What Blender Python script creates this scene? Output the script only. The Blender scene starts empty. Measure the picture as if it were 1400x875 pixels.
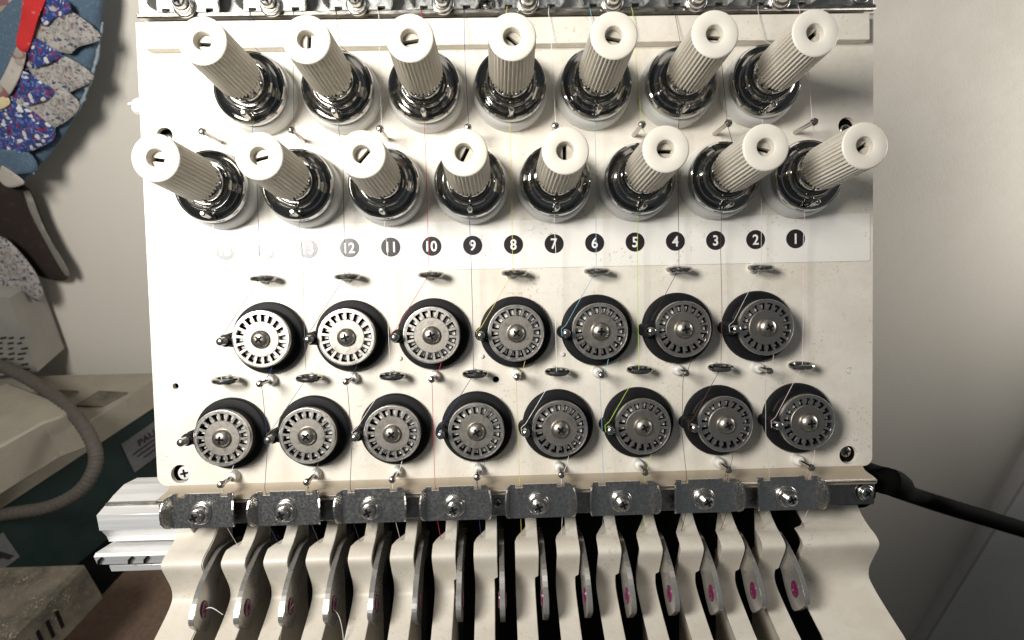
import bpy, bmesh, math, random
from mathutils import Vector, Matrix
from mathutils.geometry import tessellate_polygon
random.seed(7)
S = 0.00025                      # one unit of the panel drawing in metres
TH = 0.5007836169952087          # how far the machine face leans back
sc = bpy.context.scene

# ------------------------------------------------------------------ camera
ROT = Matrix(((0.9995078336, -0.0222629672, 0.0221009245),
              (0.0231481047, 0.9989058210, -0.0406365106),
              (-0.0211720528, 0.0411281052, 0.9989295386)))
CUVW = Vector((-20.198134, -70.496347, 808.918753))
CT, ST = math.cos(TH), math.sin(TH)
TW = Matrix(((1, 0, 0), (0, ST, -CT), (0, CT, ST)))      # panel (u,v,w) -> world
def W(u, v, w): return TW @ Vector((u, v, w))
cam_d = bpy.data.cameras.new('camera'); cam = bpy.data.objects.new('camera', cam_d)
sc.collection.objects.link(cam); sc.camera = cam
cam_d.sensor_width = 36; cam_d.lens = 36 * 800 / 1400
cam_d.shift_x = -1.16 / 1400
cam_d.dof.use_dof = True; cam_d.dof.focus_distance = 0.195; cam_d.dof.aperture_fstop = 18
cam_d.clip_start = 0.005; cam_d.clip_end = 50
R3 = TW @ ROT.transposed()
M = R3.to_4x4(); M.translation = TW @ CUVW * S
cam.matrix_world = M
CAMW = TW @ CUVW
def at(px, py, Y):
    """point on the upright plane at depth Y seen at (px, py) in the picture"""
    d = R3 @ Vector(((px - 701.16) / 800, -(py - 437.5) / 800, -1))
    return CAMW + d * ((Y - CAMW.y) / d.y)

# ------------------------------------------------------------------ light
world = bpy.data.worlds.new('World'); sc.world = world; world.use_nodes = True
bg = world.node_tree.nodes['Background']
bg.inputs[0].default_value = (0.86, 0.93, 1.0, 1); bg.inputs[1].default_value = 0.10
def area(name, pos, target, size, power, col, sy=None):
    l = bpy.data.lights.new(name, 'AREA'); l.energy = power; l.color = col; l.size = size * S
    if sy: l.shape = 'RECTANGLE'; l.size_y = sy * S
    o = bpy.data.objects.new(name, l); sc.collection.objects.link(o)
    o.location = pos * S
    o.rotation_euler = ((target - pos)).to_track_quat('-Z', 'Y').to_euler()
    return o
area('window_light', W(-820, 320, 1180), W(-420, 330, 0), 440, 1.66, (1.0, 0.97, 0.915), 500).data.spread = math.radians(140)
area('wall_fill_light', Vector((200, 350, 2300)), Vector((0, 800, 0)), 1100, .35, (1.0, 0.95, 0.88))  # added lamp with no seen source, lifts the wall from above
area('added_side_light', Vector((2350, 430, 150)), Vector((900, 800, -250)), 900, 1.15, (1.0, 0.96, 0.90)).data.spread = math.radians(120)  # unseen lamp added right of and behind the machine to brighten the wall
sc.view_settings.view_transform = 'Standard'; sc.view_settings.look = 'None'
sc.view_settings.exposure = 0.0; sc.view_settings.gamma = 1

# ------------------------------------------------------------------ materials
def nodes(name):
    m = bpy.data.materials.new(name); m.use_nodes = True
    nt = m.node_tree; return m, nt, nt.nodes['Principled BSDF']
def tex_noise(nt, scale, detail=4, rough=0.6, stretch=None, seed=0.0):
    tc = nt.nodes.new('ShaderNodeTexCoord'); mp = nt.nodes.new('ShaderNodeMapping')
    oi = nt.nodes.new('ShaderNodeObjectInfo'); va = nt.nodes.new('ShaderNodeVectorMath'); va.operation = 'ADD'
    nt.links.new(tc.outputs['Object'], va.inputs[0]); nt.links.new(oi.outputs['Random'], va.inputs[1])
    nt.links.new(va.outputs[0], mp.inputs[0])      # every copy gets its own wear
    if stretch: mp.inputs['Scale'].default_value = stretch
    mp.inputs['Location'].default_value = (seed, seed * .7, -seed)
    n = nt.nodes.new('ShaderNodeTexNoise'); n.inputs['Scale'].default_value = scale
    n.inputs['Detail'].default_value = detail; n.inputs['Roughness'].default_value = rough
    nt.links.new(mp.outputs[0], n.inputs[0]); return n
def ramp(nt, src, stops):
    r = nt.nodes.new('ShaderNodeValToRGB'); e = r.color_ramp.elements
    while len(e) < len(stops): e.new(0.5)
    for k, (p, c) in enumerate(stops):
        e[k].position = p; e[k].color = (*c, 1) if len(c) == 3 else c
    nt.links.new(src, r.inputs[0]); return r
def mix(nt, fac, a, b, mode='MIX'):
    x = nt.nodes.new('ShaderNodeMix'); x.data_type = 'RGBA'; x.blend_type = mode
    if isinstance(fac, float): x.inputs[0].default_value = fac
    else: nt.links.new(fac, x.inputs[0])
    for s_, i in ((a, 6), (b, 7)):
        if isinstance(s_, tuple): x.inputs[i].default_value = (*s_, 1)
        else: nt.links.new(s_, x.inputs[i])
    return x.outputs[2]
def bump(nt, b, src, strength, dist):
    n = nt.nodes.new('ShaderNodeBump'); n.inputs['Strength'].default_value = strength
    n.inputs['Distance'].default_value = dist
    nt.links.new(src, n.inputs['Height']); nt.links.new(n.outputs[0], b.inputs['Normal'])
def paint(name, col, rough=0.45, dirt=(0.45, 0.36, 0.26), amount=0.5, speck=True, bumpy=0.15, spec=0.5):
    m, nt, b = nodes(name)
    n1 = tex_noise(nt, 55, 5, 0.65)
    big = ramp(nt, n1.outputs[0], [(0.38, (0, 0, 0)), (0.78, (amount,) * 3)])
    c = mix(nt, big.outputs[0], col, tuple(x * .55 + y * .45 for x, y in zip(col, dirt)))
    if amount >= .6:
        n5 = tex_noise(nt, 330, 5, 0.75, seed=5.7)
        gr = ramp(nt, n5.outputs[0], [(0.50, (0, 0, 0)), (0.72, (amount * .55,) * 3)])
        c = mix(nt, gr.outputs[0], c, tuple(x * .5 + y * .5 for x, y in zip(col, dirt)))
    if speck:
        n2 = tex_noise(nt, 950, 1, 0.5, seed=3.1)
        n3 = tex_noise(nt, 70, 2, 0.5, seed=8.1)
        sp = ramp(nt, n2.outputs[0], [(0.64, (0, 0, 0)), (0.69, (1, 1, 1))])
        gate = ramp(nt, n3.outputs[0], [(0.50, (0, 0, 0)), (0.66, (.7, .7, .7))])
        f = mix(nt, 1.0, sp.outputs[0], gate.outputs[0], 'MULTIPLY')
        c = mix(nt, f, c, dirt)
    nt.links.new(c, b.inputs['Base Color'])
    b.inputs['Specular IOR Level'].default_value = spec
    rr = ramp(nt, n1.outputs[0], [(0.3, (rough * .85,) * 3), (0.7, (min(1, rough * 1.2),) * 3)])
    nt.links.new(rr.outputs[0], b.inputs['Roughness'])
    if bumpy:
        n4 = tex_noise(nt, 900, 3, 0.6, seed=1.3); bump(nt, b, n4.outputs[0], bumpy, 0.0002)
    return m
def metal(name, col, rough, col2=None, scale=260, stretch=None, bumpy=0.0, metallic=1.0, lo=.35, hi=.65):
    m, nt, b = nodes(name)
    n = tex_noise(nt, scale, 4, 0.7, stretch)
    if col2:
        r = ramp(nt, n.outputs[0], [(lo, col), (hi, col2)]); nt.links.new(r.outputs[0], b.inputs['Base Color'])
    else: b.inputs['Base Color'].default_value = (*col, 1)
    r2 = ramp(nt, n.outputs[0], [(0.3, (rough * .7,) * 3), (0.7, (rough * 1.3,) * 3)])
    nt.links.new(r2.outputs[0], b.inputs['Roughness'])
    b.inputs['Metallic'].default_value = metallic
    if bumpy: bump(nt, b, n.outputs[0], bumpy, 0.0002)
    return m
def plain(name, col, rough=0.5, metallic=0.0, spec=0.5):
    m, nt, b = nodes(name)
    n = tex_noise(nt, 400, 3, .6)
    r = ramp(nt, n.outputs[0], [(0.3, tuple(c * .8 for c in col)), (0.7, tuple(min(1, c * 1.15) for c in col))])
    nt.links.new(r.outputs[0], b.inputs['Base Color'])
    b.inputs['Roughness'].default_value = rough; b.inputs['Metallic'].default_value = metallic
    b.inputs['Specular IOR Level'].default_value = spec
    return m
def floral(name, base, spots, scale, thr=.34):
    m, nt, b = nodes(name)
    tc = nt.nodes.new('ShaderNodeTexCoord')
    wn = nt.nodes.new('ShaderNodeTexNoise'); wn.inputs['Scale'].default_value = scale * 1.3
    nt.links.new(tc.outputs['Object'], wn.inputs[0])
    wp = mix(nt, 0.006, tc.outputs['Object'], wn.outputs['Color'], 'ADD')
    c = base
    for k, (sc_, col, t) in enumerate(spots):
        v = nt.nodes.new('ShaderNodeTexVoronoi'); v.inputs['Scale'].default_value = scale * sc_
        mp = nt.nodes.new('ShaderNodeMapping'); mp.inputs['Location'].default_value = (k * .37, k * .11, k * .23)
        nt.links.new(wp, mp.inputs[0]); nt.links.new(mp.outputs[0], v.inputs[0])
        r = ramp(nt, v.outputs['Distance'], [(t, (1, 1, 1)), (t + .05, (0, 0, 0))])
        c = mix(nt, r.outputs[0], c, col)
    n = tex_noise(nt, 1800, 2, .5)
    c = mix(nt, 0.35, c, n.outputs[0], 'MULTIPLY')
    nt.links.new(c, b.inputs['Base Color']); b.inputs['Roughness'].default_value = .95
    bump(nt, b, n.outputs[0], .5, .0004)
    return m

M_panel = paint('cream_paint', (0.74, 0.70, 0.62), 0.40, amount=.8)
M_cover = paint('cream_cast_paint', (0.66, 0.62, 0.54), 0.42, amount=.95, bumpy=.35)
M_strip = paint('label_white', (0.80, 0.775, 0.725), 0.38, amount=.18, speck=True, bumpy=.05)
M_cap = paint('ivory_plastic', (0.74, 0.70, 0.62), 0.36, amount=.5, speck=False, bumpy=.03)
M_cup = paint('satin_white_ring', (0.62, 0.62, 0.60), 0.3, amount=.1, speck=False, bumpy=0)
M_chrome = metal('chrome', (.46, .455, .44), .10)
M_steel = metal('bright_steel', (.52, .51, .49), .22, (.42, .41, .39), 500)
M_dark_steel = metal('dark_steel', (.22, .21, .20), .28, (.30, .29, .27), 500)
M_hub = metal('brushed_hub', (.52, .485, .43), .42, (.29, .265, .235), 500, bumpy=.25)
M_galv = metal('worn_galvanised', (.47, .455, .435), .27, (.56, .545, .52), 1200, bumpy=.06)
M_zinc = metal('zinc_plate', (.42, .425, .41), .42, (.48, .485, .47), 900, bumpy=.1)
M_rail = metal('rail_steel', (.30, .28, .25), .35, (.55, .52, .47), 300, stretch=(1, 1, 6))
M_alu = metal('brushed_aluminium', (.78, .78, .78), .42, (.90, .90, .89), 300, stretch=(.05, 1, 2), metallic=.55)
M_black = plain('black_plastic', (.007, .007, .008), .6, spec=.2)
M_rubber = plain('black_cable_rubber', (.002, .002, .002), .8, spec=.05)
M_void = plain('dark_housing_and_shade', (.006, .006, .006), .8, spec=.1)
M_ink = plain('black_ink', (.022, .018, .018), .28)
M_digit = plain('white_digit', (.82, .80, .78), .3)
M_ferrule = plain('ceramic_white', (.72, .70, .65), .3)
M_lever = metal('lever_steel', (.48, .465, .44), .25, (.44, .425, .40), 60, metallic=.75)
M_eyelet = plain('purple_eyelet', (.13, .008, .055), .25)
M_dirt = paint('grimy_ledge', (0.34, 0.29, 0.22), 0.5, amount=.9)

# ------------------------------------------------------------------ mesh helpers (units; local frame x=u, y=-w, z=v)
class MB:
    def __init__(s): s.v = []; s.f = []; s.m = []; s.sm = []; s.mi = 0; s.smooth = True
    def face(s, idx): s.f.append(idx); s.m.append(s.mi); s.sm.append(s.smooth)
    def box(s, u0, u1, v0, v1, w0, w1):
        b = len(s.v)
        for w in (w0, w1):
            for (u, v) in ((u0, v0), (u1, v0), (u1, v1), (u0, v1)): s.v.append((u, v, w))
        k = s.smooth; s.smooth = False
        for q in ((4, 5, 6, 7), (3, 2, 1, 0), (0, 1, 5, 4), (1, 2, 6, 5), (2, 3, 7, 6), (3, 0, 4, 7)): s.face([b + i for i in q])
        s.smooth = k; return s
    def lathe(s, prof, n=40, c=(0, 0), slope=0.0, mod=None, cap0=False, cap1=True):
        b = len(s.v)
        for (r, w) in prof:
            for k in range(n):
                a = 2 * math.pi * k / n; rr = r if mod is None else r * mod(k, w)
                s.v.append((c[0] + rr * math.cos(a), c[1] + rr * math.sin(a) + slope * w, w))
        for j in range(len(prof) - 1):
            for k in range(n):
                k2 = (k + 1) % n
                s.face([b + j * n + k, b + j * n + k2, b + (j + 1) * n + k2, b + (j + 1) * n + k])
        if cap0: s.face([b + k for k in range(n)][::-1])
        if cap1: s.face([b + (len(prof) - 1) * n + k for k in range(n)])
        return s
    def tube(s, pts, r, n=8, closed=False, caps=True):
        P = [Vector(p) for p in pts]; b = len(s.v); N = len(P)
        up = None
        for i, p in enumerate(P):
            a = P[(i - 1) % N] if (closed or i) else P[0]
            c = P[(i + 1) % N] if (closed or i < N - 1) else P[-1]
            t = (c - a)
            t = t.normalized() if t.length > 1e-9 else Vector((0, 0, 1))
            if up is None: up = t.orthogonal().normalized()
            up = (up - t * up.dot(t)); up = up.normalized() if up.length > 1e-6 else t.orthogonal().normalized()
            sd = t.cross(up)
            rr = r[i] if isinstance(r, (list, tuple)) else r
            for k in range(n):
                q = 2 * math.pi * k / n
                s.v.append(tuple(p + up * (rr * math.cos(q)) + sd * (rr * math.sin(q))))
        for i in range(N if closed else N - 1):
            i2 = (i + 1) % N
            for k in range(n):
                k2 = (k + 1) % n
                s.face([b + i * n + k, b + i * n + k2, b + i2 * n + k2, b + i2 * n + k])
        if caps and not closed:
            s.face([b + k for k in range(n)][::-1]); s.face([b + (N - 1) * n + k for k in range(n)])
        return s
    def prism(s, loops, w0, w1, axis='w', bevel=0.0, sides=True):
        """polygon with holes in (u,v), extruded w0..w1. axis='u': loops in (v,w), extruded along u"""
        def P(a, b_, c): return (a, b_, c) if axis == 'w' else (c, a, b_)
        k = s.smooth; s.smooth = False
        flat = [p for l in loops for p in l]
        tris = tessellate_polygon([[Vector((x, y, 0)) for x, y in l] for l in loops])
        b = len(s.v); n = len(flat)
        for x, y in flat: s.v.append(P(x, y, w0))
        for x, y in flat: s.v.append(P(x, y, w1))
        for t in tris: s.face([b + i for i in t]); s.face([b + n + i for i in reversed(t)])
        o = 0
        for l in loops:
            m_ = len(l)
            for i in range(m_):
                j = (i + 1) % m_; s.face([b + o + i, b + o + j, b + n + o + j, b + n + o + i])
            o += m_
        s.smooth = k; return s
    def cross(s, c, w, size, slope=0, ang=0.3, depth=1.2):
        """phillips recess as a dark four-armed star"""
        pts = []
        for k in range(8):
            a = ang + k * math.pi / 4; r = size if k % 2 == 0 else size * .38
            if k % 2 == 0:
                for d in (-.22, .22): pts.append((c[0] + r * math.cos(a + d), c[1] + slope * w + r * math.sin(a + d)))
            else: pts.append((c[0] + r * math.cos(a), c[1] + slope * w + r * math.sin(a)))
        return s.prism([pts], w - depth, w)
    def build(s, name, mats, parent=None, loc=(0, 0, 0), rot=None, bevel=0, root=False, bseg=2):
        me = bpy.data.meshes.new(name)
        me.from_pydata([(u * S, -w * S, v * S) for (u, v, w) in s.v], [], s.f)
        mats = mats if isinstance(mats, (list, tuple)) else [mats]
        for m in mats: me.materials.append(m)
        me.polygons.foreach_set('material_index', s.m); me.polygons.foreach_set('use_smooth', s.sm)
        bm = bmesh.new(); bm.from_mesh(me)
        bmesh.ops.remove_doubles(bm, verts=bm.verts, dist=1e-7)
        bmesh.ops.recalc_face_normals(bm, faces=bm.faces)
        if bevel:
            es = [e for e in bm.edges if len(e.link_faces) == 2 and e.calc_face_angle(0) > 0.6]
            rb = bmesh.ops.bevel(bm, geom=es, offset=bevel * S, segments=bseg, affect='EDGES', clamp_overlap=True)
            for f in rb['faces']: f.smooth = True
        for e in bm.edges:
            if len(e.link_faces) == 2 and e.calc_face_angle(0) > (0.9 if bevel else 0.62): e.smooth = False
        bm.to_mesh(me); bm.free()
        o = bpy.data.objects.new(name, me); sc.collection.objects.link(o)
        if root: o.rotation_euler.x = -TH; o.location = W(*loc) * S
        else: o.location = (loc[0] * S, -loc[2] * S, loc[1] * S)
        if parent: o.parent = parent
        if rot: o.rotation_euler = rot
        return o
def circ(c, r, n=24, a0=0): return [(c[0] + r * math.cos(a0 + 2 * math.pi * k / n), c[1] + r * math.sin(a0 + 2 * math.pi * k / n)) for k in range(n)]
def rrect(u0, u1, v0, v1, r, n=5, which='abcd'):
    out = []
    for (cx, cy, a, k) in ((u1 - r, v1 - r, 0, 'a'), (u0 + r, v1 - r, 90, 'b'), (u0 + r, v0 + r, 180, 'c'), (u1 - r, v0 + r, 270, 'd')):
        if k in which:
            for i in range(n + 1):
                t = math.radians(a + 90 * i / n); out.append((cx + r * math.cos(t), cy + r * math.sin(t)))
        else: out.append((u1 if k in 'ad' else u0, v1 if k in 'ab' else v0))
    return out
def smooth_path(pts, n=6):
    P = [Vector(p) for p in pts]; out = []
    for i in range(len(P) - 1):
        a = P[max(i - 1, 0)]; b = P[i]; c = P[i + 1]; d = P[min(i + 2, len(P) - 1)]
        for k in range(n):
            t = k / n
            out.append(0.5 * ((2 * b) + (c - a) * t + (2 * a - 5 * b + 4 * c - d) * t * t + (3 * b - a - 3 * c + d) * t ** 3))
    out.append(P[-1]); return out
def tag(o, label, cat, group=None, kind=None):
    if label: o['label'] = label
    if cat: o['category'] = cat
    if group: o['group'] = group
    if kind: o['kind'] = kind
    return o
def clone(o, parent=None, loc=None):
    c = o.copy(); sc.collection.objects.link(c)
    if parent: c.parent = parent
    if loc is not None: c.location = (loc[0] * S, -loc[2] * S, loc[1] * S)
    for ch in kids[o.name]:
        g = ch.copy(); sc.collection.objects.link(g); g.parent = c
    return c
kids = {}

# ================================================================== the machine
head = bpy.data.objects.new('embroidery_machine_head', None); sc.collection.objects.link(head)
head.rotation_euler.x = -TH
tag(head, 'cream fifteen needle embroidery machine head with two rows of tension knobs and numbered white strip', 'embroidery machine')

# ---- front panel: sheet with real holes
UL, UR = -498.6, 501.7
outer = [(UL, 306), (UL, -308)]
for i in range(6):
    t = math.radians(180 + 90 * i / 5); outer.append((UL + 14 + 14 * math.cos(t), -308 + 14 * math.sin(t)))
outer += [(-481, -322), (-481, -323), (488, -323), (488, -322)]
for i in range(6):
    t = math.radians(270 + 90 * i / 5); outer.append((UR - 12 + 12 * math.cos(t), -310 + 12 * math.sin(t)))
outer += [(UR, 306)]
holes = [((-468, -184), 4.2), ((-467, -314.2 + 8), 13), ((467.6, -306), 13), ((-28.4, -186), 4.5), ((469.5, -186.4), 4.8),
         ((-467.3, 156), 11), ((464.9, 154), 12), ((-441, 277), 1.6)]
mb = MB(); mb.smooth = False
mb.prism([outer] + [circ(c, r, 28)[::-1] for c, r in holes], -7, 0)
panel = mb.build('front_panel', M_panel, head, bevel=0)
mb = MB().box(UL + 12, UR - 12, -320, 300, -60, -16)
mb.build('panel_backing', M_void, head)
# screws standing in the corner holes
def pan_screw(name, parent, c, w, r=8.5, h=6, mat=None, ang=.3, base=None):
    mb = MB()
    if base: mb.lathe([(0.1, w - h - base), (r * 1.35, w - h - base), (r * 1.35, w - h - 1), (r * 1.2, w - h)], 28, c, cap0=False)
    mb.lathe([(r, w - h - 4), (r, w - h * .5), (r * .9, w - h * .2), (r * .7, w)], 24, c)
    mb.mi = 1; mb.cross(c, w + .15, r * .62, 0, ang)
    return mb.build(name, [mat or M_steel, M_void], parent)
pan_screw('panel_screw', panel, (-463, -306), -2, 9.5, 4, M_cup, .2)
pan_screw('panel_screw', panel, (470, -305), -9, 8, 4, M_dark_steel, .5)
pan_screw('panel_screw', panel, (466, 150), -4, 8, 4, M_steel, .9)
pan_screw('panel_screw', panel, (-466, 152), -4, 8, 4, M_steel, .1)
MB().lathe([(4.7, -6), (4.7, -2), (3, -.8)], 16, (469.5, -186.4)).build('hole_plug', M_ferrule, panel)
# raised bar along the top with a chamfer below
mb = MB(); mb.smooth = False
mb.box(-480, 487, 265, 300, .3, 15)
mb.build('raised_bar', M_panel, panel, bevel=.8)
# little rivets/feet left of each upper wheel row (small bright pins between wheels)
for u in (-165, -52, 60):
    MB().lathe([(3, 0), (3, 2), (2, 3)], 14, (u + 5, -153)).build('rivet', M_ferrule, panel)
# grimy bent ledge
mb = MB(); mb.smooth = True
prof = [(-321.5, .2), (-324.5, 2), (-327, 6), (-328.5, 14), (-329.5, 24), (-331.5, 31), (-335, 32), (-338, 30)]
mb.v = [(u, v, w) for (v, w) in prof for u in (-482, 488)]
for i in range(len(prof) - 1): mb.face([2 * i, 2 * i + 1, 2 * i + 3, 2 * i + 2])
mb.build('ledge', M_dirt, panel)

# ---- label strip with number badges
mb = MB(); mb.smooth = False
mb.prism([rrect(-491, 497, -32.5, 33, 2)], 0.15, 1.1)
strip = mb.build('label_strip', M_strip, head)
def text_mesh(txt, size, ext, xs=.92):
    cu = bpy.data.curves.new('t', 'FONT'); cu.body = txt; cu.size = size * S; cu.align_x = 'CENTER'; cu.align_y = 'CENTER'
    cu.offset = size * S * .018; cu.extrude = ext * S; cu.resolution_u = 4
    to = bpy.data.objects.new('t', cu); sc.collection.objects.link(to)
    me = bpy.data.meshes.new_from_object(to.evaluated_get(bpy.context.evaluated_depsgraph_get()))
    bpy.data.objects.remove(to); me.transform(Matrix.Scale(xs, 4, (1, 0, 0))); return me
for n in range(15, 0, -1):
    u = (8 - n) * 56
    badge = MB().lathe([(13.2, 1.0), (13.2, 1.45)], 40).build('number_badge', M_ink, strip, (u, 0, 0))
    me = text_mesh(str(n), 19.8, .12); me.materials.append(M_digit)
    o = bpy.data.objects.new('digits', me); sc.collection.objects.link(o); o.parent = strip
    # centre the glyphs on their own bounding box
    xs_ = [v.co.x for v in me.vertices]; ys_ = [v.co.y for v in me.vertices]
    me.transform(Matrix.Translation((-(min(xs_) + max(xs_)) / 2, -(min(ys_) + max(ys_)) / 2, 0)))
    o.rotation_euler.x = math.pi / 2; o.location = (u * S, -1.62 * S, 0)

# ---- tension knobs
SL = 0.07
def knob():
    cup = MB().lathe([(49.5, 0), (50, 2), (50, 19), (49, 23), (46.5, 25.5), (44, 25.8), (43, 24)], 64, slope=SL).build('tension_knob', M_cup, head)
    parts = []
    mb = MB().lathe([(43.2, 22), (46, 27), (46.8, 30), (46.8, 35), (45.6, 38), (43.8, 39), (42, 38), (39, 34), (35, 32.5), (33.4, 33),
                     (33.2, 44), (33.6, 46), (33.2, 48), (31.5, 49.5), (29.5, 49), (28, 46), (26, 45), (25.6, 47), (25.6, 56), (24.5, 59), (22, 62), (20.5, 64), (20, 72)], 64, slope=SL)
    parts.append(mb.build('chrome_discs', M_chrome, cup))
    ns = 36; N = ns * 6
    sh = (1, 1, .95, .875, .875, .95)
    def md(k, w): return sh[k % 6] if 69.9 <= w <= 154.4 else 1.0
    mb = MB().lathe([(20, 69.5), (26.8, 70), (27.9, 72), (26.4, 154.2), (26.2, 155.0), (25.6, 156.0), (24.4, 156.6), (11.6, 156.6), (10.4, 156), (9.9, 154.5), (9.9, 139)], N, slope=SL, mod=md)
    parts.append(mb.build('ribbed_cap', M_cap, cup))
    mb = MB().lathe([(3.9, 22), (3.9, 57), (3.3, 59.5), (1.8, 60.8)], 20, (0, -37), slope=.02)
    parts.append(mb.build('thread_post', M_steel, cup))
    # slotted screw
    mb = MB(); mb.smooth = False
    for sgn in (1, -1):
        a0 = math.asin(2.3 / 9.4); pts = [(9.4 * math.cos(t), sgn * 9.4 * math.sin(t)) for t in [a0 + (math.pi - 2 * a0) * i / 14 for i in range(15)]]
        mb.prism([pts], 140, 147)
    mb.mi = 1; mb.lathe([(10.2, 139.5), (10.2, 140.6)], 24)
    parts.append(mb.build('slotted_screw', [plain('pale_screw', (.50, .46, .39), .4, .2), M_void], cup))
    kids[cup.name] = parts
    return cup
proto = knob(); first = True
def rotate_screw(root, deg):
    for c in root.children:
        if c.name.startswith('slotted_screw'):
            c.rotation_euler.y = -math.radians(deg); c.location = (0, 0, SL * 144 * S)
for row, (v0, us, angs) in enumerate([(202.4, [(i - 3) * 112 for i in range(7)], [-4, 86, 10, -38, -12, -4, 42]),
                                       (77.8, [(i - 3.5) * 112 for i in range(8)], [-8, 14, 48, 62, 90, -2, -16, 34])]):
    for u, a in zip(us, angs):
        if first: k = proto; k.location = (u * S, 0, v0 * S); first = False
        else: k = clone(proto, head, (u, v0, 0))
        bpy.context.view_layer.update()
        rotate_screw(k, a)

# ---- thread check wheels
def wheel():
    mb = MB().lathe([(48, 0), (49, 1.5), (49, 7), (47.5, 9.5), (44, 10.5), (39.5, 10.5), (37.6, 12), (37.4, 29), (36, 31), (33, 31), (32, 28), (31.5, 16), (10, 15)], 64)
    hull = [(-14, 18), (-46, 8.5)] + [(-46 + 9.2 * math.cos(math.radians(t)), -1 + 9.2 * math.sin(math.radians(t))) for t in range(100, 261, 20)] + [(-40, -11), (-14, -20)]
    mb.prism([hull], 3, 21)
    mb.lathe([(8.4, 10), (8.4, 33), (7.6, 35), (5.4, 35.2)], 24, (-46, -1))
    base = mb.build('check_wheel', M_black, head, bevel=0)
    parts = []
    parts.append(MB().lathe([(5.4, 20), (5.4, 47), (4.9, 49.2), (3.2, 50.6), (1.2, 51)], 20, (-46, -1)).build('wheel_post', M_steel, base))
    parts.append(MB().lathe([(37.6, 27), (37.8, 33.2), (37.3, 34), (36.6, 34.1), (36.2, 33.4), (33.0, 33.4), (32.7, 32.6), (32.7, 29)], 72, cap1=False).build('wheel_rim', M_hub2, base))
    mb = MB(); mb.smooth = False
    for k in range(18):
        a = 2 * math.pi * k / 18 + .05; ca, sa = math.cos(a), math.sin(a)
        q = [(22, -1.5), (33.3, -1.7), (33.3, 1.7), (22, 1.5)]
        mb.prism([[(x * ca - y * sa, x * sa + y * ca) for x, y in q]], 30.6, 32.9)
    mb.mi = 1
    for k in range(18):
        a = 2 * math.pi * (k + .42) / 18 + .05; ca, sa = math.cos(a), math.sin(a)
        q = [(24.0, -1.7), (30.8, -2.2), (30.8, 2.2), (24.0, 1.7)]
        mb.prism([[(x * ca - y * sa, x * sa + y * ca) for x, y in q]], 19, 26)
    parts.append(mb.build('spoke_ring', [M_hub2, M_block], base))
    parts.append(MB().lathe([(23.5, 28), (23.6, 33.0), (22.9, 33.7), (13, 33.7)], 56).build('hub_disc', M_hub, base))
    mb = MB().lathe([(12.4, 33), (12.4, 34.8), (11.8, 37), (9.6, 39.8), (6.5, 41.6), (3, 42.4)], 36)
    mb.mi = 1; mb.cross((0.5, 0), 42.7, 5.4, 0, .35, 1.6)
    parts.append(mb.build('dome_screw', [M_domes, M_void], base))
    kids[base.name] = parts; return base
M_hub2 = metal('wheel_steel', (.62, .59, .55), .36, (.46, .44, .41), 500)
M_block = plain('pale_sleeve', (.66, .64, .60), .3)
M_domes = metal('dome_steel', (.50, .46, .41), .36, (.36, .33, .29), 500, bumpy=.2)
wp = wheel(); first = True
for v0, us in ((-120, [(i - 3) * 112 for i in range(7)]), (-250, [(i - 3.5) * 112 for i in range(8)])):
    for u in us:
        if first: k = wp; k.location = (u * S, 0, v0 * S); first = False
        else: k = clone(wp, head, (u, v0, 0))
        r = random.uniform(-.2, .2)
        bpy.context.view_layer.update()
        for c in k.children:
            if c.name.startswith(('spoke_ring', 'dome_screw')): c.rotation_euler.y = random.uniform(-.6, .6)

# ---- wire guide loops and guide pins
def loop(ferr):
    pts = [(14.2 * math.cos(t), -1.2 * math.sin(t * 1), 17.5 + 11 * math.sin(t)) for t in [2 * math.pi * i / 28 for i in range(28)]]
    o = MB().tube(pts, 3.6, 10, closed=True).build('guide_loop', M_loop, head)
    parts = [MB().tube([(-5, 0, 0), (-5, 0, 9)], 3.2, 10).build('loop_stem', M_loop, o)]
    mb = MB().lathe([(7.2, 0), (6.8, 4), (4.4, 6.5)], 24, (-5, 0)); parts.append(mb.build('ferrule', M_ferrule, o))
    kids[o.name] = parts; return o
M_loop = metal('loop_steel', (.34, .33, .31), .2)
def place(proto, items, w=0):
    for i, (u, v) in enumerate(items):
        if i == 0: proto.location = (u * S, -w * S, v * S)
        else: clone(proto, head, (u, v, w))
lp = loop(False)
place(lp, [((i - 3) * 112, -39.5) for i in range(7)] + [((i - 3.5) * 112, -175) for i in range(8)])
def pin(ln, ball, ferrule):
    o = MB().lathe([(2.9, 0), (2.7, ln - 6), (ball * .7, ln - 6), (ball, ln - 3.5), (ball, ln - 1), (ball * .75, ln + 1.6), (ball * .3, ln + 2.6)], 18).build('guide_pin', M_pin, head)
    kids[o.name] = []
    if ferrule:
        kids[o.name] = [MB().lathe([(7.6, 0), (7.2, 9), (6.2, 12), (4, 13.5)], 24).build('ferrule', M_ferrule, o)]
    return o
M_pin = metal('pin_steel', (.46, .43, .40), .22)
place(pin(52, 4.9, False), [((i - 3.5) * 112, 146) for i in range(8)])
place(pin(44, 4.6, True), [((i - 3) * 112, -178) for i in range(7)] + [((i - 3.5) * 112, -309.5) for i in range(8)])

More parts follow.
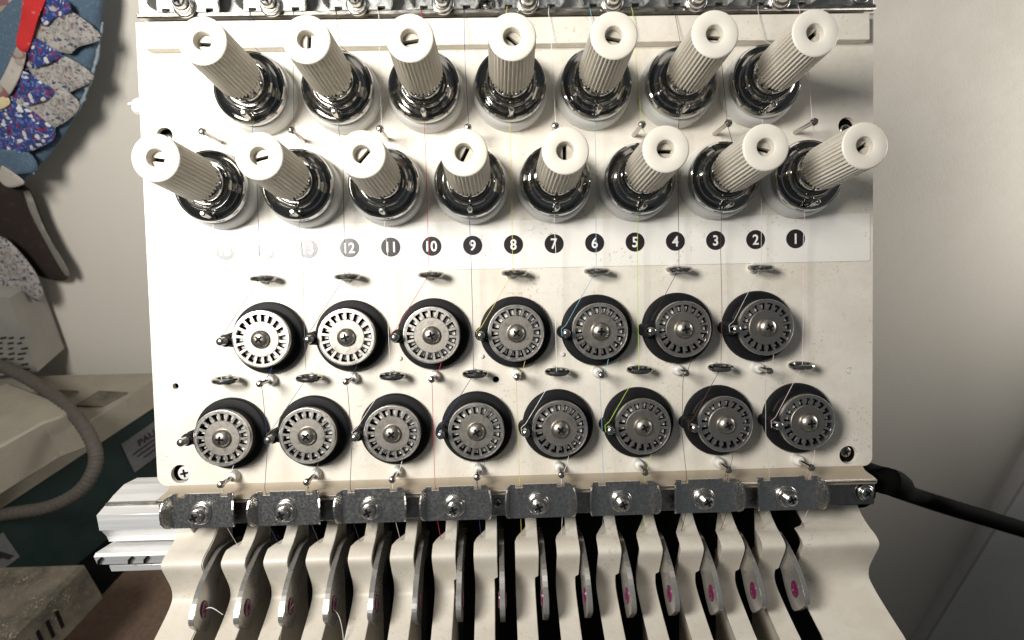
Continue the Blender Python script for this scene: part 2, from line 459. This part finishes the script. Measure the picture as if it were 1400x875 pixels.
# ---- steel channels with clip plates, bottom and top
def channel(v0, v1, name, mat, lipv, mir=1):
    mb = MB().box(-483 if lipv[2] else -487, 488 if lipv[2] else 494, v0, v1, -14, 13 + lipv[2])
    o = mb.build(name, mat, head, bevel=1.2)
    MB().box(-484 if lipv[2] else -487.5, 489 if lipv[2] else 494.5, lipv[0], lipv[1], 9 + lipv[2], 18 + lipv[2]).build('lip', M_rail, o, bevel=1.5)
    return o
rail_b = channel(-368, -337, 'lower_channel', M_dark_steel, (-336.5, -331, 14))
rail_t = channel(311, 380, 'upper_channel', M_zinc, (303.5, 310.5, 0))
for u in (482,):
    pan_screw('channel_screw', rail_b, (u - 8, -350), 35, 8.4, 4, M_steel, .7, base=2)
    pan_screw('channel_screw', rail_t, (u - 7, 323), 21, 8.4, 4, M_zinc, .2, base=2)
pan_screw('channel_screw', rail_t, (-28, 318), 20, 8, 4, M_steel, .05, base=2)
pan_screw('channel_screw', rail_b, (-29, -350), 31, 6, 3, M_dark_steel, .05)
def clip(name, mat, v0, v1, sv, flip):
    o = None
    ve = v1 if not flip else v0
    d = -4.5 if not flip else 4.5
    H = 40
    pts = [(-H, v0), (H, v0), (H, v1), (-H, v1)]
    if not flip:
        pts = [(-H, v0), (H, v0), (H, v1)]
        for c in (28, -28): pts += [(c + 5, v1), (c + 5, v1 - 5), (c - 5, v1 - 5), (c - 5, v1)]
        pts += [(-H, v1)]
    else:
        pts = [(H, v1), (-H, v1), (-H, v0)]
        for c in (-28, 28): pts += [(c - 5, v0), (c - 5, v0 + 4), (c + 5, v0 + 4), (c + 5, v0)]
        pts += [(H, v0)]
    mb = MB(); mb.smooth = False
    mb.prism([pts], 16.5, 20)
    for sgn in (-1, 1):       # bent ears
        n = 7; vc, vh = (v0 + v1) / 2, (v1 - v0) / 2 - 1
        ring = [(0, -vh), (0, vh)] + [(5 + 14 * math.cos(math.radians(t)), vh * .98 * math.sin(math.radians(t))) for t in range(80, -81, -16)]
        b = len(mb.v)
        for th_ in (0, 2.0):
            for (h, vv) in ring: mb.v.append((sgn * (H - 1 + h * .34 + th_), vc + vv, 18 + h))
        m_ = len(ring)
        mb.face([b + i for i in range(m_)]); mb.face([b + m_ + i for i in range(m_)][::-1])
        for i in range(m_): j = (i + 1) % m_; mb.face([b + i, b + j, b + m_ + j, b + m_ + i])
    o = mb.build(name, mat, head)
    c = (-3, sv)
    mb = MB().lathe([(14.6, 19.8), (14.6, 22.2), (13.4, 23.4), (12.4, 23.6), (12.0, 27.5), (11.2, 28.6), (9.6, 28.8), (8.9, 28.2), (8.9, 34), (8.2, 36.6), (6.2, 38.2)], 32, c)
    mb.mi = 1; mb.cross(c, 38.5, 5.6, 0, .4, 1.2)
    w = mb.build('clip_screw', [M_chrome2, M_void], o)
    kids[o.name] = [w]; return o
M_chrome2 = metal('nickel', (.60, .58, .55), .24)
cb = clip('clip_plate', M_galv, -367, -321.5, -347.5, False)
place(cb, [(-418 + 111.3 * i, 0) for i in range(8)], 20)
ct_ = clip('clip_plate', M_zinc, 309, 350, 315, True)
place(ct_, [(-418 + 111.6 * i, 0) for i in range(8)], 2)

# ---- lower cast cover with its fingers
key = [(-352, -30), (-385, -12), (-402, 10), (-409, 26), (-416, 35), (-424, 35), (-440, 26), (-458, 16), (-470, 13), (-480, 17), (-494, 38), (-512, 72), (-519, 86), (-530, 96), (-560, 104), (-620, 108)]
prof = [(p[0], p[1]) for p in smooth_path([Vector((a, b_, 0)) for a, b_ in key], 3)]
for vx in (-404.6, -406.4, -458.0, -461.0, -466.0):     # rows where the outline steps
    for i in range(len(prof) - 1):
        (a0, b0), (a1, b1) = prof[i], prof[i + 1]
        if a1 < vx < a0 and a0 - vx > .3 and vx - a1 > .3:
            prof.insert(i + 1, (vx, b0 + (b1 - b0) * (vx - a0) / (a1 - a0))); break
UL0 = lambda v: -479
def cover_piece(name, parent, ul, ur, thick=26):
    """ul, ur: functions of v"""
    mb = MB(); mb.smooth = True
    rows = []
    for i, (v, w) in enumerate(prof):
        a = Vector(prof[max(i - 1, 0)]); c = Vector(prof[min(i + 1, len(prof) - 1)])
        t = (c - a).normalized(); nrm = Vector((t.y, -t.x))      # back normal
        if nrm.y > 0: nrm = -nrm
        rows.append(((v, w), (v, min(w - 20, -58))))
    # back profile kept simple
    for (f, bk) in rows:
        l, r = ul(f[0]), ur(f[0])
        mb.v += [(l, f[0], f[1]), (r, f[0], f[1]), (r - 2, bk[0], bk[1]), (l + 3, bk[0], f[1] - 15 if ul is not UL0 else bk[1])]
    for i in range(len(rows) - 1):
        for k in range(4):
            k2 = (k + 1) % 4
            mb.face([4 * i + k, 4 * i + k2, 4 * i + 4 + k2, 4 * i + 4 + k])
    mb.face([0, 1, 2, 3]); n = 4 * (len(rows) - 1); mb.face([n + 3, n + 2, n + 1, n])
    return mb.build(name, M_cover, parent, bevel=1.3, bseg=2)
def step(v, a, b_, v0, v1):
    t = min(1, max(0, (v - v0) / (v1 - v0))); t = t * t * (3 - 2 * t); return a + (b_ - a) * t
cover = cover_piece('take_up_cover', head, UL0, lambda v: step(v, -429, -424, -461, -458), 26)
cover_piece('end_wing', cover, lambda v: step(v, 384, 400, -406.5, -404.5), lambda v: 489, 26)
fl = lambda v: step(v, -7.7, 8, -406.5, -404.5)
fr = lambda v: step(v, 19.4, 24, -461, -458)
for k in range(-7, 7):
    fg = cover_piece('finger', cover, lambda v: fl(v) + 56 * k, lambda v: fr(v) + 56 * k, 34)
# side webs that give the left wing its deep edge, and the dark inside
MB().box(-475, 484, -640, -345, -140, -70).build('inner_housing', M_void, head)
MB().box(-475, -452, -600, -380, -70, -14).build('cover_flange', M_cover, cover)
MB().box(462, 484, -600, -380, -70, -14).build('cover_flange', M_cover, cover)

# ---- take-up levers
lv = [(-420, -62), (-415, -30), (-412, -6), (-414, 10), (-421, 27), (-433, 50), (-448, 67), (-464, 79), (-474, 81), (-482, 76), (-492, 64), (-499, 54), (-499, 47), (-490, 36), (-478, 26), (-464, 18), (-450, 6), (-440, -8), (-434, -30), (-434, -62)]
lvs = [(p.x, p.y) for p in smooth_path([Vector((a, b_, 0)) for a, b_ in lv], 3)][:-1]
mb = MB(); mb.prism([lvs], -3.4, 3.4, axis='u')
lever = mb.build('take_up_lever', M_lever, head, bevel=1.5, bseg=2)
me_pts = MB()
for sx in (1, -1):
    pass
def eyelet():
    mb = MB(); b = 0; n = 22
    for (r, x) in ((9, 3.3), (8.7, 4.6), (7.2, 5.2), (4.6, 4.9), (3.6, 3.6)):
        for k in range(n):
            a = 2 * math.pi * k / n; mb.v.append((x, -468.5 + r * 1.25 * math.cos(a), 55 + r * math.sin(a) * .95))
    for j in range(4):
        for k in range(n):
            k2 = (k + 1) % n; mb.face([j * n + k, j * n + k2, (j + 1) * n + k2, (j + 1) * n + k])
    mb.face([4 * n + k for k in range(n)])
    m2 = [(-x, v, w) for x, v, w in mb.v]; off = len(mb.v); mb.v += m2
    for f in list(mb.f): mb.face([i + off for i in f][::-1])
    return mb.build('eyelet', M_eyelet, lever)
kids[lever.name] = [eyelet()]
for i in range(15):
    u = -418 + 56 * i
    if i == 0: lever.location = (u * S, 0, 0)
    else: clone(lever, head, (u, random.uniform(-1.2, 1.2), 0))

# ---- aluminium beam sticking out on the left
mb = MB(); mb.smooth = False
pr = [(-333, -48), (-341, -23), (-348, -8), (-356, 12), (-379, 8), (-381, 4), (-393, -6), (-402, -10), (-405, -30), (-405, -80), (-333, -80)]
mb.prism([pr], -576, -455, axis='u')
beam = mb.build('guide_beam', M_alu, head, bevel=.5, bseg=1)
MB().box(-574, -458, -349.5, -346, -12, -4).build('groove_strip', M_rail, beam)
mb = MB(); mb.smooth = False
mb.prism([[(-408, -70), (-408, 12), (-412, 16), (-426, 9), (-427, -70)]], -580, -458, axis='u')
rule = mb.build('scale_plate', M_alu, head, bevel=.5, bseg=1)
for (ua, k) in ((-531, 0), (-510, 1), (-572, 2)):
    MB().tube([(ua - 4, -424, 12.5), (ua - 2, -418, 15.5), (ua + 4, -413, 17.5)], 1.5, 6).build('slot_mark', M_void, rule)
mb = MB(); mb.prism([[(-430, -70), (-430, 4), (-440, 0), (-440, -70)]], -568, -458, axis='u')
mb.build('under_rail', M_alu, head, bevel=.5, bseg=1)
# wing nut peeking out on the left behind the panel
mb = MB().lathe([(8, -22), (11, -18), (12, -8), (9, -3), (6, -2)], 20, (-503, 198)); mb.box(-519, -508, 200, 203, -14, -8)
mb.build('side_knob', M_cup, head)

# ================================================================== threads: each one a thing
cols = {15: ('white', (.75, .74, .70)), 14: ('dark blue', (.02, .04, .16)), 13: ('thin grey', (.10, .10, .11)), 12: ('blue-black', (.025, .025, .05)),
        11: ('off-white', (.78, .74, .66)), 10: ('red', (.50, .03, .07)), 9: ('navy blue', (.02, .03, .14)), 8: ('yellow', (.70, .55, .10)),
        7: ('bright white', (.82, .82, .78)), 6: ('pale blue', (.20, .42, .55)), 5: ('lime green', (.42, .62, .08)), 4: ('black', (.012, .012, .012)),
        3: ('dark brown', (.10, .035, .03)), 2: ('pale grey', (.50, .50, .48)), 1: ('pink-white', (.72, .55, .60))}
for n in range(15, 0, -1):
    cname, c = cols[n]; u = (8 - n) * 56.0; m = plain('thread_' + cname.replace(' ', '_').replace('-', '_'), c, .6)
    even = n % 2 == 0
    wv = lambda k: random.uniform(-k, k)
    if even:
        vk, vw, vl, vp = 202.4, -120, -39.5, -178
        pts = [(u - 4 + wv(3), 312, 19), (u - 3, 303, 19), (u + 2 + wv(2), 262, 24), (u + 12, vk + 50, 30), (u + 18, vk + 38, 27), (u + 30, vk + 5, 27), (u + 6, vk - 37, 28)]
    else:
        vk, vw, vl, vp = 77.8, -250, -175, -309.5
        pts = [(u - 4 + wv(2), 312, 19), (u - 3, 303, 19), (u - 1 + wv(2), 230, 32), (u + 1, 146, 44), (u + 4, 142, 40), (u + 12, vk + 50, 31), (u + 18, vk + 38, 27), (u + 30, vk + 5, 27), (u + 6, vk - 37, 28)]
    pts += [(u - 1, vk - 42, 28), (u - 2, vk - 49, 29), (u - 1 + wv(1.5), vk - 90, 22)]
    if not even: pts += [(u - 1 + wv(2), -100, 21)]
    pts += [(u - 2, vl + 3, 23), (u - 4, vl - 3, 23)]
    pw = [(u - 46, vw + 9, 37), (u - 52, vw + 4, 37), (u - 51, vw - 5, 36)]
    pts += pw
    pts += [(u - 38, vw - 7, 27)] + [(u + 33.5 * math.cos(t), vw + 33.5 * math.sin(t), 27) for t in [math.radians(d) for d in (200, 170, 140, 110, 80, 50, 20, -10, -40, -66)]]
    pts += [(u + 9, vp + 12, 32), (u + 3.5, vp + 2, 38), (u - 1, vp - 3.5, 36), (u - 1, vp - 12, 32)]
    if even: pts += [(u + wv(2), -262, 28)]
    pts += [(u, -316, 40), (u, -322, 39), (u + .5, -327, 33.5), (u + 1, -350, 34.5), (u + 1, -369, 33), (u + 2, -404, 8), (u + 4, -412, 2)]
    o = MB().tube([Vector(p) for p in pts], .36, 6).build('sewing_thread', m, None, root=True)
    tag(o, '%s sewing thread running down over the badge numbered %d' % (cname, n), 'thread', 'threads running down the machine face')
o = MB().tube(smooth_path([(-418 + 6, -468, 56), (-404, -464, 60), (-396, -466, 62), (-388, -474, 60)], 5), .55, 6).build('thread_end', M_digit, None, root=True)
tag(o, 'short white thread end curling out of the leftmost purple lever eyelet', 'thread')
o = MB().tube(smooth_path([(-296, -462, 62), (-304, -476, 74), (-306, -496, 84), (-304, -516, 90)], 5), .5, 6).build('thread_end', plain('thread_tan', (.25, .18, .1), .6), None, root=True)
tag(o, 'fine brown loose thread bowing out beside the third purple eyelet from the left', 'thread')
o = MB().tube(smooth_path([(-250, -468, 60), (-238, -476, 66), (-232, -496, 70), (-230, -520, 74)], 5), .5, 6).build('thread_end', M_ferrule, None, root=True)
tag(o, 'pale loose thread hanging from the fifth purple eyelet from the left', 'thread')

# ================================================================== the place behind
def wobj(name, verts, faces, mats, mi=None, smooth=False, bevel=0, parent=None, origin=None):
    o0 = Vector(origin) if origin else sum((Vector(v) for v in verts), Vector()) / len(verts)
    me = bpy.data.meshes.new(name); me.from_pydata([tuple((Vector(v) - o0) * S) for v in verts], [], faces)
    for m in (mats if isinstance(mats, list) else [mats]): me.materials.append(m)
    if mi: me.polygons.foreach_set('material_index', mi)
    bm = bmesh.new(); bm.from_mesh(me); bmesh.ops.recalc_face_normals(bm, faces=bm.faces)
    if bevel:
        es = [e for e in bm.edges if len(e.link_faces) == 2 and e.calc_face_angle(0) > .6]
        rb = bmesh.ops.bevel(bm, geom=es, offset=bevel * S, segments=3, affect='EDGES')
        for f in rb['faces']: f.smooth = True
    if smooth:
        for f in bm.faces: f.smooth = True
    bm.to_mesh(me); bm.free()
    o = bpy.data.objects.new(name, me); sc.collection.objects.link(o)
    if parent: o.parent = parent; o.location = (o0 * S) - parent.location
    else: o.location = o0 * S
    return o
def prismw(name, poly, z0, z1, mats, bevel=0, parent=None, side_mi=None):
    n = len(poly); v = [(x, y, z0) for x, y in poly] + [(x, y, z1) for x, y in poly]
    f = [list(range(n)), list(range(n, 2 * n))] + [[i, (i + 1) % n, n + (i + 1) % n, n + i] for i in range(n)]
    return wobj(name, v, f, mats, bevel=bevel, parent=parent)
M_wall = paint('grey_wall', (.60, .565, .50), .75, amount=.25, speck=False, bumpy=.5)
M_wall2 = paint('blue_grey_board', (.60, .59, .57), .7, amount=.3, speck=False, bumpy=.4)
M_floor = paint('brown_floor', (.10, .065, .045), .8, amount=.6, speck=False)
tag(wobj('wall', [(-6000, 800, -2800), (4500, 800, -2800), (4500, 800, 3500), (-6000, 800, 3500)], [[0, 1, 2, 3]], M_wall), 'plain matt grey wall behind the machine', None, kind='structure')
tag(wobj('floor', [(-6000, -3000, -2700), (4500, -3000, -2700), (4500, 820, -2700), (-6000, 820, -2700)], [[0, 1, 2, 3]], M_floor), 'dark brown surface far below the machine', None, kind='structure')
ca = at(1335, 765, 740)
tag(prismw('wall_pier', [(ca.x, 740), (ca.x + 2500, 740), (ca.x + 2500, 830), (ca.x, 830)], -2690, 3000, M_wall2, bevel=6), 'blue-grey upright wall face at the lower right corner', None, kind='structure')

# black cable at the right
pts = [Vector(W(470, -350, -40)), Vector(W(505, -345, -34)), Vector(W(530, -352, -34)), Vector(W(560, -362, -32))]
pts += [at(x, y, Y) for x, y, Y in ((1245, 676, 170), (1300, 694, 172), (1360, 712, 174), (1440, 738, 176), (1600, 800, 180))]
mb = MB()
vv = smooth_path([(p.x, p.z, -p.y) for p in pts], 6)
mb.tube(vv, [17, 17, 18, 18, 19, 19] + [19.5 for i in range(len(vv) - 6)] if len(vv) > 6 else 20, 14)
o = mb.build('black_cable', M_rubber); tag(o, 'thick black cable leaving the machine towards the right edge', 'cable')
o2 = MB().lathe([(14, -70), (24, -66), (26, -40), (22, -30)], 20, (505, -372)).build('cable_clamp', M_rubber, head)

# ---- box machines lower left
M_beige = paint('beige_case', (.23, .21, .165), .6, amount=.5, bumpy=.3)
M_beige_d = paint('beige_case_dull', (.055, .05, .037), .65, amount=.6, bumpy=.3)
M_green = paint('dark_green_case', (.001, .012, .0095), .6, amount=.2, speck=False, dirt=(.01, .03, .03))
M_plate = plain('grey_nameplate', (.10, .10, .10), .6)
A0 = Vector((-1123, 491)); A1 = Vector((-1042, 655)); dA = (A1 - A0).normalized(); nA = Vector((dA.y, -dA.x))
far = A0 + dA * 240; near = A0 - dA * 800
polyA = [tuple(near), tuple(far), (far.x - 900, far.y + 2), (near.x - 900, near.y)]
aroot = prismw('control_cabinet', polyA, -782, -700, M_beige, bevel=4)
tag(aroot, 'long beige and dark green machine case with grey nameplate below the wall at left', 'machine case')
sh2 = lambda p, k: tuple(Vector(p) - nA * k)
prismw('green_body', [sh2(polyA[0], 6), sh2(polyA[1], 6), polyA[2], polyA[3]], -1080, -783, M_green, bevel=3, parent=aroot)
prismw('shade_block', [sh2(polyA[0], 40), sh2(polyA[1], 40), polyA[2], polyA[3]], -2600, -1081, M_void, parent=aroot)  # black block stands in for the shade beneath the green case
# nameplate on the green face
def onface(s_, z, off, base=A0):
    p = base + dA * s_ + nA * off; return (p.x, p.y, z)
def faceplate(name, s0, s1, z0, z1, off0, off1, mat, parent):
    v = [onface(s0, z0, off0), onface(s1, z0, off0), onface(s1, z1, off0), onface(s0, z1, off0), onface(s0, z0, off1), onface(s1, z0, off1), onface(s1, z1, off1), onface(s0, z1, off1)]
    return wobj(name, v, [[0, 1, 2, 3], [4, 5, 6, 7], [0, 1, 5, 4], [1, 2, 6, 5], [2, 3, 7, 6], [3, 0, 4, 7]], mat, parent=parent)
faceplate('nameplate', 45, 240, -935, -825, -7, -3, M_plate, aroot)
faceplate('nameplate', -760, -270, -935, -845, -7, -3, M_plate, aroot)
def facetext(txt, s0, z, size, mat, parent, off=-2.2):
    me = text_mesh(txt, size, .4, 1.0); me.materials.append(mat)
    o = bpy.data.objects.new('lettering', me); sc.collection.objects.link(o); o.parent = parent
    xa = Vector((dA.x, dA.y, 0)); za = Vector((0, 0, 1)); ya = xa.cross(za)     # text x->xa, text y->z, text z->-ya
    Rm = Matrix((xa, za, -ya)).transposed() if False else Matrix(((xa.x, za.x, -(-ya).x), (xa.y, za.y, -(-ya).y), (xa.z, za.z, 0)))
    mm = Rm.to_4x4(); o.matrix_local = Matrix.Translation(Vector(onface(s0, z, off)) * S - parent.location) @ mm
    return o
facetext('PAUT-CO', 150, -857, 30, M_ink, aroot)
facetext('JWFA', -390, -892, 90, M_ink, aroot)
for z, a, b_ in ((-878, 60, 235), (-893, 70, 235), (-910, 85, 235)):
    faceplate('print_line', a, b_, z - 2.5, z + 2.5, -3, -2.5, M_ink, aroot)
# flat patches on the lid
lid = [at(125, 553, 640), at(155, 533, 640)]
def onz(x, y, z):
    d = R3 @ Vector(((x - 701.16) / 800, -(y - 437.5) / 800, -1)); return CAMW + d * ((z - CAMW.z) / d.z)
def patch(name, pxs, z0, z1, mat, parent):
    pp = [onz(x, y, z1) for x, y in pxs]; n = len(pp)
    v = [(p.x, p.y, z0) for p in pp] + [(p.x, p.y, z1) for p in pp]
    return wobj(name, v, [list(range(n)), list(range(n, 2 * n))] + [[i, (i + 1) % n, n + (i + 1) % n, n + i] for i in range(n)], mat, parent=parent)
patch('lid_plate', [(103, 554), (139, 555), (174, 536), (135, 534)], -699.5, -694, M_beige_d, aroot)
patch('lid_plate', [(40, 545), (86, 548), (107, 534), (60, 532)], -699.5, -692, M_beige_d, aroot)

B0 = Vector((-1127, 368)); dB = Vector((-.48, -.877))
bp_ = [tuple(B0), (B0.x + 62, B0.y + 46), (B0.x - 200, B0.y + 170), tuple(B0 + dB * 400 + Vector((-300, 0))), tuple(B0 + dB * 400)]
o = prismw('junction_box', bp_, -715, -600, M_beige, bevel=5); tag(o, 'worn beige box at the left edge in front of the looping hose', 'box')
for p_ in ((57, 582), (22, 646)): pass
Cc = Vector((-955, 123)); dC = Vector((-.283, -.959))
cp = [tuple(Cc), tuple(Cc + dC * 620), (Cc.x - 900, Cc.y - 590), (Cc.x - 900, Cc.y)]
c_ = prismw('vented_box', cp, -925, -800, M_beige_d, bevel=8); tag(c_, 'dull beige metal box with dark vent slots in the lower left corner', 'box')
nC = Vector((-dC.y, dC.x)) ; nC = nC if nC.x > 0 else -nC
for k in range(7):
    q = Cc + dC * (95 + k * 22)
    v = []
    for off in (-1.0, 1.2):
        for (ds, z) in ((0, -888), (7, -888), (1, -840), (-6, -840)):
            p = q + dC * ds + nC * off; v.append((p.x, p.y, z))
    wobj('vent_slot', v, [[0, 1, 2, 3], [4, 5, 6, 7], [0, 1, 5, 4], [1, 2, 6, 5], [2, 3, 7, 6], [3, 0, 4, 7]], M_void, parent=c_)
# hose
hp = [onz(-60, 480, -560), onz(0, 500, -575), onz(45, 522, -590), onz(88, 553, -605), onz(120, 592, -625), onz(131, 630, -670), onz(112, 668, -720), onz(70, 692, -760), onz(15, 702, -780), onz(-40, 710, -800)]
vv = smooth_path([(p.x, p.z, -p.y) for p in hp], 22)
rr = [15.5 + .8 * math.sin(i * 2.1) for i in range(len(vv))]
o = MB().tube(vv, rr, 14).build('conduit_hose', plain('grey_hose', (.065, .055, .045), .8)); tag(o, 'grey-brown flexible hose looping over the green machine case', 'hose')
# printed carton at the left edge
pc = [at(x, y, 660) for x, y in ((-60, 395), (12, 408), (52, 508), (-60, 520))]
v = [tuple(p) for p in pc] + [(p.x, p.y + 120, p.z) for p in pc]
o = wobj('paper_carton', v, [[0, 1, 2, 3], [4, 5, 6, 7], [0, 1, 5, 4], [1, 2, 6, 5], [2, 3, 7, 6], [3, 0, 4, 7]], paint('carton', (.22, .21, .19), .8, amount=.5, speck=False)); tag(o, 'grey printed carton at the left edge under the hanging cloth', 'carton')
for k in range(7):
    y = 462 + k * 7.2
    for j in range(3):
        x0 = -2 + j * 14 + random.uniform(-3, 3); x1 = x0 + random.uniform(6, 12)
        if x1 > 38 + k * 1.5: continue
        a, b_, c, d = at(x0, y, 657), at(x1, y - 1.5, 657), at(x1, y + .6, 657), at(x0, y + 2, 657)
        v = [tuple(p) for p in (a, b_, c, d)] + [(p.x, p.y + 2, p.z) for p in (a, b_, c, d)]
        wobj('print_line', v, [[0, 1, 2, 3], [4, 5, 6, 7], [0, 1, 5, 4], [1, 2, 6, 5], [2, 3, 7, 6], [3, 0, 4, 7]], M_ink, parent=o)
# brown board between beam and vented box
o = prismw('brown_board', [tuple(onz(x, y, -1100))[:2] for x, y in ((255, 745), (196, 752), (96, 858), (60, 930), (330, 1000), (330, 745))], -1140, -1100, plain('brown_board', (.12, .075, .052), .8), bevel=3)
tag(o, 'dark brown board lying under the left end of the beam', 'board')

# ---- hanging patchwork cloth
M_denim = floral('denim', (.07, .115, .165), [(9, (.10, .15, .20), .3)], 60)
M_navy = floral('navy_floral', (.02, .04, .16), [(2.6, (.08, .12, .34), .36), (2.1, (.02, .015, .05), .30), (1.7, (.22, .012, .04), .24), (1.25, (.55, .55, .54), .27), (2.3, (.4, .42, .44), .14)], 180)
M_white = floral('white_floral', (.36, .34, .31), [(1.5, (.26, .25, .23), .42), (1.3, (.05, .06, .12), .28), (2.0, (.20, .05, .07), .2), (2.4, (.16, .15, .14), .24)], 210)
M_red = floral('red_cotton', (.50, .02, .02), [(3, (.60, .10, .08), .2)], 80)
M_pale = floral('pale_cotton', (.42, .38, .33), [(.9, (.22, .10, .10), .24), (1.5, (.30, .26, .22), .25)], 60)
M_cream = floral('cream_tape', (.55, .44, .26), [(4, (.5, .4, .2), .2)], 80)
def cloth(name, pxs, Y, mat, thick=14, puff=14, parent=None, seed=0):
    """padded cloth patch: outline densified, inner ring pushed towards the viewer"""
    P = []
    n = len(pxs); sm = smooth_path([(x, y, 0) for x, y in pxs + [pxs[0]]], 4)[:-1]
    rnd = random.Random(seed); cx = sum(p[0] for p in sm) / len(sm); cy = sum(p[1] for p in sm) / len(sm)
    rings = []; verts = []; faces = []
    for (f, dy) in ((1, thick), (1.0, 3), (.96, -puff * .25), (.80, -puff * .4), (.45, -puff * .55), (.2, -puff * .6)):
        for i, p in enumerate(sm):
            x = cx + (p[0] - cx) * f; y = cy + (p[1] - cy) * f
            w_ = 4.5 * math.sin(x * .11 + seed) * math.cos(y * .09 + seed * 2) * (1.0 if f < 1 else .3)
            verts.append(tuple(at(x, y, Y + dy + w_)))
    m = len(sm)
    for j in range(5):
        for i in range(m): i2 = (i + 1) % m; faces.append([j * m + i, j * m + i2, (j + 1) * m + i2, (j + 1) * m + i])
    faces.append([5 * m + i for i in range(m)]); faces.append([i for i in range(m)][::-1])
    return wobj(name, verts, faces, mat, smooth=True, parent=parent)
bag = cloth('patchwork_hanging', [(60, -40), (136, -30), (137, 40), (128, 95), (108, 150), (78, 200), (42, 240), (14, 257), (2, 238), (-30, 200), (-30, 60)], 725, M_denim, 26, 20, seed=1)
tag(bag, 'patchwork hanging of blue denim with floral patches at the upper left', 'cloth')
sp = [at(x, y, Y) for x, y, Y in ((140, 30, 716), (131, 84, 712), (119, 122, 708), (105, 152, 704), (90, 160, 702), (77, 166, 702), (72, 180, 702), (60, 190, 702), (34, 204, 702))]
sv = smooth_path([(p.x, p.z, -p.y) for p in sp], 8)
seam = MB().tube([(p[0] + random.uniform(-2, 2), p[1] + random.uniform(-2, 2), p[2]) for p in sv], [random.uniform(1.6, 4.2) for _ in sv], 6).build('seam', floral('frayed_seam', (.24, .30, .34), [(6, (.34, .38, .40), .3)], 90))
seam.parent = bag; seam.location = -bag.location
sp = [at(x, y, 690) for x, y in ((12, 214), (30, 220), (42, 232), (47, 238))]
sv = smooth_path([(p.x, p.z, -p.y) for p in sp], 6)
seam = MB().tube(sv, 2.0, 6).build('seam', floral('fold_thread', (.24, .30, .34), [(6, (.34, .38, .40), .3)], 90)); seam.parent = bag; seam.location = -bag.location
for k, (nm, m_, pp, dY) in enumerate([
    ('patch', M_white, [(66, 12), (98, 20), (132, 50), (104, 62), (92, 70), (56, 58), (46, 48)], 0),
    ('patch', M_white, [(38, 88), (76, 76), (122, 104), (96, 122), (70, 132), (52, 108)], 0),
    ('patch', M_white, [(24, 140), (70, 122), (104, 142), (84, 166), (54, 172)], 0),
    ('patch', M_navy, [(60, -10), (88, 2), (94, 16), (74, 24), (62, 34), (54, 20)], -4),
    ('patch', M_navy, [(46, 52), (80, 74), (74, 82), (36, 94), (34, 80)], -6),
    ('patch', M_navy, [(28, 98), (72, 126), (34, 144), (12, 140), (10, 124)], -6),
    ('patch', M_navy, [(-10, 146), (30, 148), (70, 182), (36, 204), (-10, 206)], -8),
    ('patch', M_denim, [(-6, 206), (36, 210), (46, 232), (14, 236), (-8, 232)], -10),
    ('strap', M_red, [(32, -10), (62, -6), (52, 26), (38, 70), (22, 62), (28, 26)], -14),
    ('strap', M_pale, [(22, 64), (36, 72), (26, 108), (6, 138), (-12, 134), (6, 100)], -14),
    ('strap', M_cream, [(-4, 136), (8, 130), (14, 142), (-2, 150)], -18),
    ('tail', M_pale, [(2, 226), (16, 234), (34, 250), (12, 256), (-2, 244)], -12)]):
    cx_ = sum(p[0] for p in pp) / len(pp); cy_ = sum(p[1] for p in pp) / len(pp); g_ = 1.14 if nm == 'patch' else 1.0
    cloth(nm, [(cx_ + (x - cx_) * g_, cy_ + (y - cy_) * g_) for x, y in pp], 696 + dY * .9, m_, 3, 5, parent=bag, seed=k + 3)
c2 = cloth('pale_cloth', [(-30, -30), (36, -30), (26, 40), (14, 100), (-30, 150)], 755, M_pale, 16, 12, seed=31)
tag(c2, 'pale dotted cloth hanging behind the patchwork at the top left corner', 'cloth')
c3 = cloth('pale_fabric_tip', [(-20, 318), (8, 326), (34, 352), (52, 378), (60, 404), (50, 412), (30, 398), (8, 402), (-20, 392)], 715, M_white, 12, 9, seed=41)
tag(c3, 'ragged pale floral fabric tip hanging below the patchwork at the left edge', 'cloth')
c4 = cloth('dark_fabric_strap', [(-20, 236), (14, 252), (40, 258), (66, 320), (92, 372), (84, 384), (50, 376), (24, 350), (-20, 340)], 762, floral('dark_brown_cloth', (.022, .012, .009), [(2, (.03, .02, .015), .2)], 70), 14, 8, seed=51)
tag(c4, 'dark brown fabric strap hanging behind the patchwork at left', 'strap')
c5 = cloth('grey_fabric_strap', [(32, 262), (42, 264), (62, 314), (94, 370), (88, 375), (64, 334), (42, 292)], 742, floral('grey_cloth', (.20, .185, .16), [(2, (.26, .25, .22), .2)], 70), 10, 6, seed=61)
tag(c5, 'narrow grey fabric strap slanting down in front of the dark one', 'strap')
